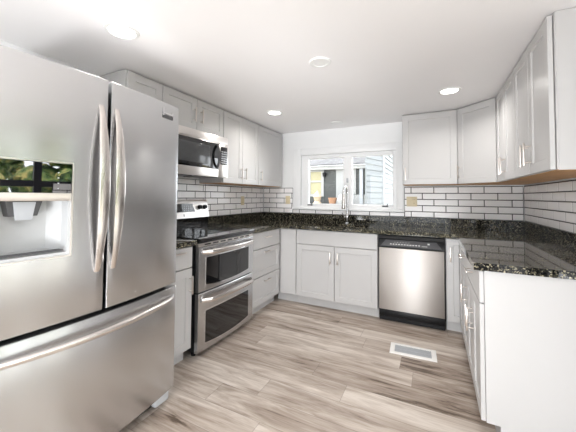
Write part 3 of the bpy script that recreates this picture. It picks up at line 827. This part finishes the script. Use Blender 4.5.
bm = BM(); rings(bm, [[(xc - 0.036, yb_ + 0.028, cz1 - 0.004), (xc + 0.036, yb_ + 0.028, cz1 - 0.004), (xc + 0.036, yb_ + 0.034, cz1 - 0.004), (xc - 0.036, yb_ + 0.034, cz1 - 0.004)],
                 [(xc - 0.026, yb_ + 0.032, cz1 - 0.075), (xc + 0.026, yb_ + 0.032, cz1 - 0.075), (xc + 0.026, yb_ + 0.038, cz1 - 0.075), (xc - 0.026, yb_ + 0.038, cz1 - 0.075)]])
obj('paddle', bm, 'vent_grey', dp)
bm = BM()
for k in range(4):
    y_ = 0.008 + k * 0.011
    x0_, x1_ = hx0 + 0.022, hx1 - 0.022
    rings(bm, [[(x, fb(x) + y_, hz0 + 0.0225), (x, fb(x) + y_ + 0.004, hz0 + 0.0225), (x, fb(x) + y_ + 0.004, hz0 + 0.027), (x, fb(x) + y_, hz0 + 0.027)] for x in (x0_, (x0_ + x1_) / 2, x1_)])
obj('drip_tray', bm, 'dark_grey_plastic', dp)

# ------------------------------------------------------------------ outlets and switches
def outlet(label, loc, rotz, wd, kinds):
    t = thing('outlet', label, 'outlet', loc, rotz)
    bm = BM(); box(bm, -wd / 2, wd / 2, -0.018, -0.011, -0.057, 0.057, 0.003); p_ = obj('cover_plate', bm, 'almond_plastic', t)
    for k, kd in enumerate(kinds):
        x = (k - (len(kinds) - 1) / 2) * 0.046
        bm = BM()
        if kd == 's': box(bm, x - 0.006, x + 0.006, -0.026, -0.018, -0.012, 0.010, 0.002); obj('switch_toggle', bm, 'almond_plastic', p_)
        else:
            for s in (-1, 1): box(bm, x - 0.015, x + 0.015, -0.0195, -0.0175, s * 0.021 - 0.014, s * 0.021 + 0.014, 0.004)
            q_ = obj('socket_face', bm, 'almond_plastic', p_)
            for s in (-1, 1):
                bm = BM()
                for dx in (-0.006, 0.006): box(bm, x + dx - 0.001, x + dx + 0.001, -0.0198, -0.0193, s * 0.021 - 0.003, s * 0.021 + 0.006)
                obj('socket_slots', bm, 'dark_gap', p_)
outlet('almond outlet on the left wall tiles right of the range', (0, -0.545, 1.19), PI / 2, 0.07, 'o')
outlet('almond switch plate on the tiles just left of the window sill', (0.418, 0, 1.20), 0, 0.072, 's')
outlet('wide almond double plate on the tiles right of the window', (2.045, 0, 1.20), 0, 0.115, 'so')

# ------------------------------------------------------------------ ceiling fixtures
def downlight(label, x, y, k=1.0):
    t = thing('recessed_light', label, 'ceiling light', (x, y, H), 0, 'lit recessed ceiling lights')
    bm = BM(); lathe(bm, [(0.088, -0.0005), (0.086, -0.006), (0.070, -0.009), (0.066, -0.006), (0.064, -0.0005)], (0, 0, 0), 40, False, False); obj('trim_ring', bm, 'white_plastic', t)
    bm = BM(); lathe(bm, [(0.0655, -0.0005), (0.0655, -0.005), (0.04, -0.0055)], (0, 0, 0), 40); obj('diffuser', bm, 'lamp_diffuser', t)
    l = bpy.data.lights.new('recessed_lamp', 'AREA'); l.shape = 'DISK'; l.size = 0.13; l.spread = math.radians(150); l.energy = LAMP_W * k; l.color = (1.0, 0.97, 0.93)
    o = bpy.data.objects.new('recessed_lamp', l); o.location = (0, 0, -0.012); o.parent = t; COL.objects.link(o)
downlight('lit recessed light in the ceiling above the refrigerator', 0.735, -2.728)
downlight('lit recessed light in the ceiling over the left counter corner', 0.738, -0.995, 0.6)
downlight('lit recessed light in the ceiling before the right wall cabinets', 2.402, -0.933, 0.6)
downlight('added unseen recessed light right of and behind the camera', 2.402, -3.9)  # this and the next two are unseen lamps added to brighten the room
downlight('added unseen recessed light behind the camera at left', 0.735, -4.45)
downlight('added unseen recessed light farthest behind the camera', 1.6, -5.4)
def cover(label, x, y):
    bm = BM(); lathe(bm, [(0.074, -0.0005), (0.074, -0.006), (0.070, -0.010), (0.052, -0.010), (0.050, -0.007), (0.01, -0.007)], (0, 0, 0), 40)
    o = obj('ceiling_cover_disc', bm, 'white_plastic'); o.location = (x, y, H)
    tag(o, label, 'ceiling disc')
cover('larger looking white unlit disc in the middle of the ceiling', 1.593, -1.903)
cover('small white unlit disc in the ceiling close to the window wall', 1.224, -0.296)

# floor register
t = thing('floor_vent', 'white metal floor register in the planks before the dishwasher', 'floor vent', (2.110, -1.126, 0), math.radians(3))
bm = BM()
hx_, hy_ = 0.172, 0.092
def ro(x, y, z): return [(-x, -y, z), (x, -y, z), (x, y, z), (-x, y, z)]
rings(bm, [ro(hx_, hy_, 0.0006), ro(hx_, hy_, 0.003), ro(hx_ - 0.006, hy_ - 0.006, 0.006), ro(hx_ - 0.034, hy_ - 0.032, 0.006), ro(hx_ - 0.036, hy_ - 0.034, 0.002)], False, False); obj('frame', bm, 'vent_white', t)
bm = BM(); box(bm, -hx_ + 0.036, hx_ - 0.036, -hy_ + 0.034, hy_ - 0.034, 0.0006, 0.0016); obj('back_plate', bm, 'vent_grey', t)
bm = BM()
for k in range(23):
    x = -hx_ + 0.042 + k * (2 * hx_ - 0.084) / 22
    box(bm, x - 0.003, x + 0.003, -hy_ + 0.034, hy_ - 0.034, 0.002, 0.005)
box(bm, -hx_ + 0.036, hx_ - 0.036, -0.003, 0.003, 0.0022, 0.0054)
obj('louver', bm, 'vent_grey', t)

# ------------------------------------------------------------------ outside the sink window: the house next door
def clap(bm, p0, p1, z0, z1, step=0.11, thick=0.016):
    """overlapping boards from p0 to p1; the outside is on the right of p0 -> p1"""
    a, b = Vector((*p0, 0)), Vector((*p1, 0)); d = (b - a).normalized(); n = Vector((d.y, -d.x, 0))
    z = z0
    while z < z1 - 0.01:
        zt = min(z + step, z1)
        rings(bm, [[tuple(p + n * thick + Vector((0, 0, z))), tuple(p + n * 0.002 + Vector((0, 0, zt))), tuple(p - n * 0.02 + Vector((0, 0, zt))), tuple(p - n * 0.02 + Vector((0, 0, z)))] for p in (a, b)])
        z = zt
FYh = 2.6
t = thing('neighbor_house', 'neighboring house with white trimmed windows and pale siding seen through the sink window', 'house', (0, 0, 0))
bm = BM(); box(bm, -3.0, 0.99, FYh, FYh + 0.15, -0.3, 1.90); obj('wall', bm, 'exterior_grey', t)
bm = BM(); box(bm, -3.2, 1.0, FYh - 0.10, FYh + 0.15, 1.86, 1.945); obj('fascia', bm, 'exterior_white', t)
bm = BM()
rings(bm, [[(x, FYh - 0.14, 1.946), (x, FYh - 0.14, 1.975), (x, FYh + 2.6, 3.475), (x, FYh + 2.6, 3.446)] for x in (-3.2, 1.0)]); obj('roof', bm, 'shingle', t)
def hwin(x0, x1, z0, z1, tw, inner, rail):
    bm = BM(); y0, y1 = FYh - 0.03, FYh + 0.001
    box(bm, x0 - tw, x0, y0, y1, z0 - tw, z1 + tw * 0.6); box(bm, x1, x1 + tw, y0, y1, z0 - tw, z1 + tw * 0.6); box(bm, x0, x1, y0, y1, z0 - tw, z0); box(bm, x0, x1, y0, y1, z1, z1 + tw * 0.6)
    if rail: box(bm, x0, x1, y0, y1, rail - 0.02, rail + 0.02)
    o = obj('window', bm, 'exterior_white', t)
    obj('pane', B(x0, x1, FYh - 0.012, FYh - 0.001, z0, z1), inner, o)
hwin(-0.285, -0.02, 1.31, 1.82, 0.06, 'blind_cream', 1.60)
hwin(0.52, 0.70, 1.385, 1.83, 0.075, 'glass_dark', 1.60)
bm = BM(); box(bm, 0.47, 0.98, FYh - 0.022, FYh + 0.0005, -0.2, 1.30); box(bm, 0.33, 0.445, FYh - 0.022, FYh + 0.0005, -0.2, 1.86); obj('panel_board', bm, 'exterior_white', t)
bm = BM(); box(bm, 0.86, 0.93, FYh - 0.06, FYh - 0.001, 0.2, 1.86); obj('downspout', bm, 'vent_grey', t)
bm = BM(); cyl(bm, (0.07, FYh - 0.06, 1.70), (0.07, FYh - 0.06, 1.79), 0.035, 0.05, 14); box(bm, 0.05, 0.09, FYh - 0.06, FYh, 1.785, 1.80); obj('wall_lamp', bm, 'black_plastic', t)
P0, K0 = (1.13, 1.9), (1.34, 2.6)
bm = BM(); clap(bm, P0, K0, -0.2, 2.6); clap(bm, K0, (1.34, 5.5), -0.2, 2.6); obj('siding', bm, 'siding_white', t)
bm = BM(); prism(bm, [(1.135, 1.99), (1.318, 2.60), (1.318, 5.5), (1.10, 5.5)], -0.2, 2.6); obj('wing_wall', bm, 'siding_white', t)
bm = BM(); box(bm, 1.325, 1.368, 2.565, 2.61, -0.2, 2.6); obj('corner_board', bm, 'vent_grey', t)
# porch ledge with pots
bm = BM(); box(bm, -1.6, 0.75, 2.05, 2.33, -0.3, 1.09, 0.01); tag(obj('porch_ledge', bm, 'exterior_white'), 'white porch ledge outside below the neighboring windows', 'ledge')
t = thing('lantern', 'cream lantern standing on the porch ledge at left of the window view', 'lantern', (0.03, 2.2, 1.09))
bm = BM(); lathe(bm, [(0.085, 0.0), (0.09, 0.02), (0.06, 0.06), (0.075, 0.10), (0.085, 0.16)], (0, 0, 0), 20); obj('body', bm, 'cream_ceramic', t)
bm = BM(); lathe(bm, [(0.10, 0.161), (0.06, 0.22), (0.02, 0.27), (0.015, 0.30)], (0, 0, 0), 20); obj('cap', bm, 'cream_ceramic', t)
bm = BM(); lathe(bm, [(0.06, 0.0), (0.09, 0.12), (0.095, 0.14), (0.08, 0.14), (0.07, 0.11)], (0.37, 2.2, 1.09), 20); tag(obj('flower_pot', bm, 'terracotta'), 'terracotta pot on the porch ledge in the left window pane', 'pot')
bm = BM(); lathe(bm, [(0.07, 0.0), (0.09, 0.09), (0.06, 0.17), (0.02, 0.21)], (0.56, 2.2, 1.09), 20); tag(obj('garden_ornament', bm, 'exterior_white'), 'white rounded ornament on the porch ledge near the window mullion', 'ornament')
bm = BM(); box(bm, -12, 14, -14, 14, -0.5, -0.3)
struct('ground', bm, 'lawn')
struct('bounce_slab', B(W + T + 0.02, 9.5, -7.0, 1.0, -0.295, -0.2), 'bounce_concrete')  # unseen pale slab, added to throw daylight into the room
# shrubs beyond the right-hand window and a fence of trunks
def shrub(label, x, y, h, r):
    t = thing('shrub', label, 'shrub', (x, y, -0.2), 0, 'garden shrubs beyond the right window')
    bm = BM()
    rnd = random.Random(int(x * 100 + y * 10))
    for k in range(16):
        a = rnd.uniform(0, 2 * PI); q = r * rnd.uniform(0.1, 0.8); z = h * rnd.uniform(0.25, 0.95)
        m = Matrix.Translation((q * math.cos(a), q * math.sin(a), z)) @ Matrix.Diagonal((1, 1, 0.8, 1))
        res = bmesh.ops.create_icosphere(bm, subdivisions=3, radius=r * rnd.uniform(0.3, 0.5), matrix=m)
        for v in res['verts']: v.co += Vector((rnd.uniform(-1, 1), rnd.uniform(-1, 1), rnd.uniform(-1, 1))) * r * 0.06
    obj('foliage', bm, 'leaves', t)
    bm = BM(); cyl(bm, (0, 0, 0), (0, 0, h * 0.5), 0.08, 0.05, 10); obj('trunk', bm, 'bark', t)
shrub('autumn shrub outside nearest the kitchen, mirrored in the refrigerator display', 6.0, -3.5, 2.75, 0.85)
shrub('tall autumn shrub outside, mirrored at the right of the refrigerator display', 6.2, -1.6, 2.85, 0.85)
shrub('far autumn shrub outside, mirrored in the middle of the refrigerator display', 8.2, -2.7, 2.9, 0.9)
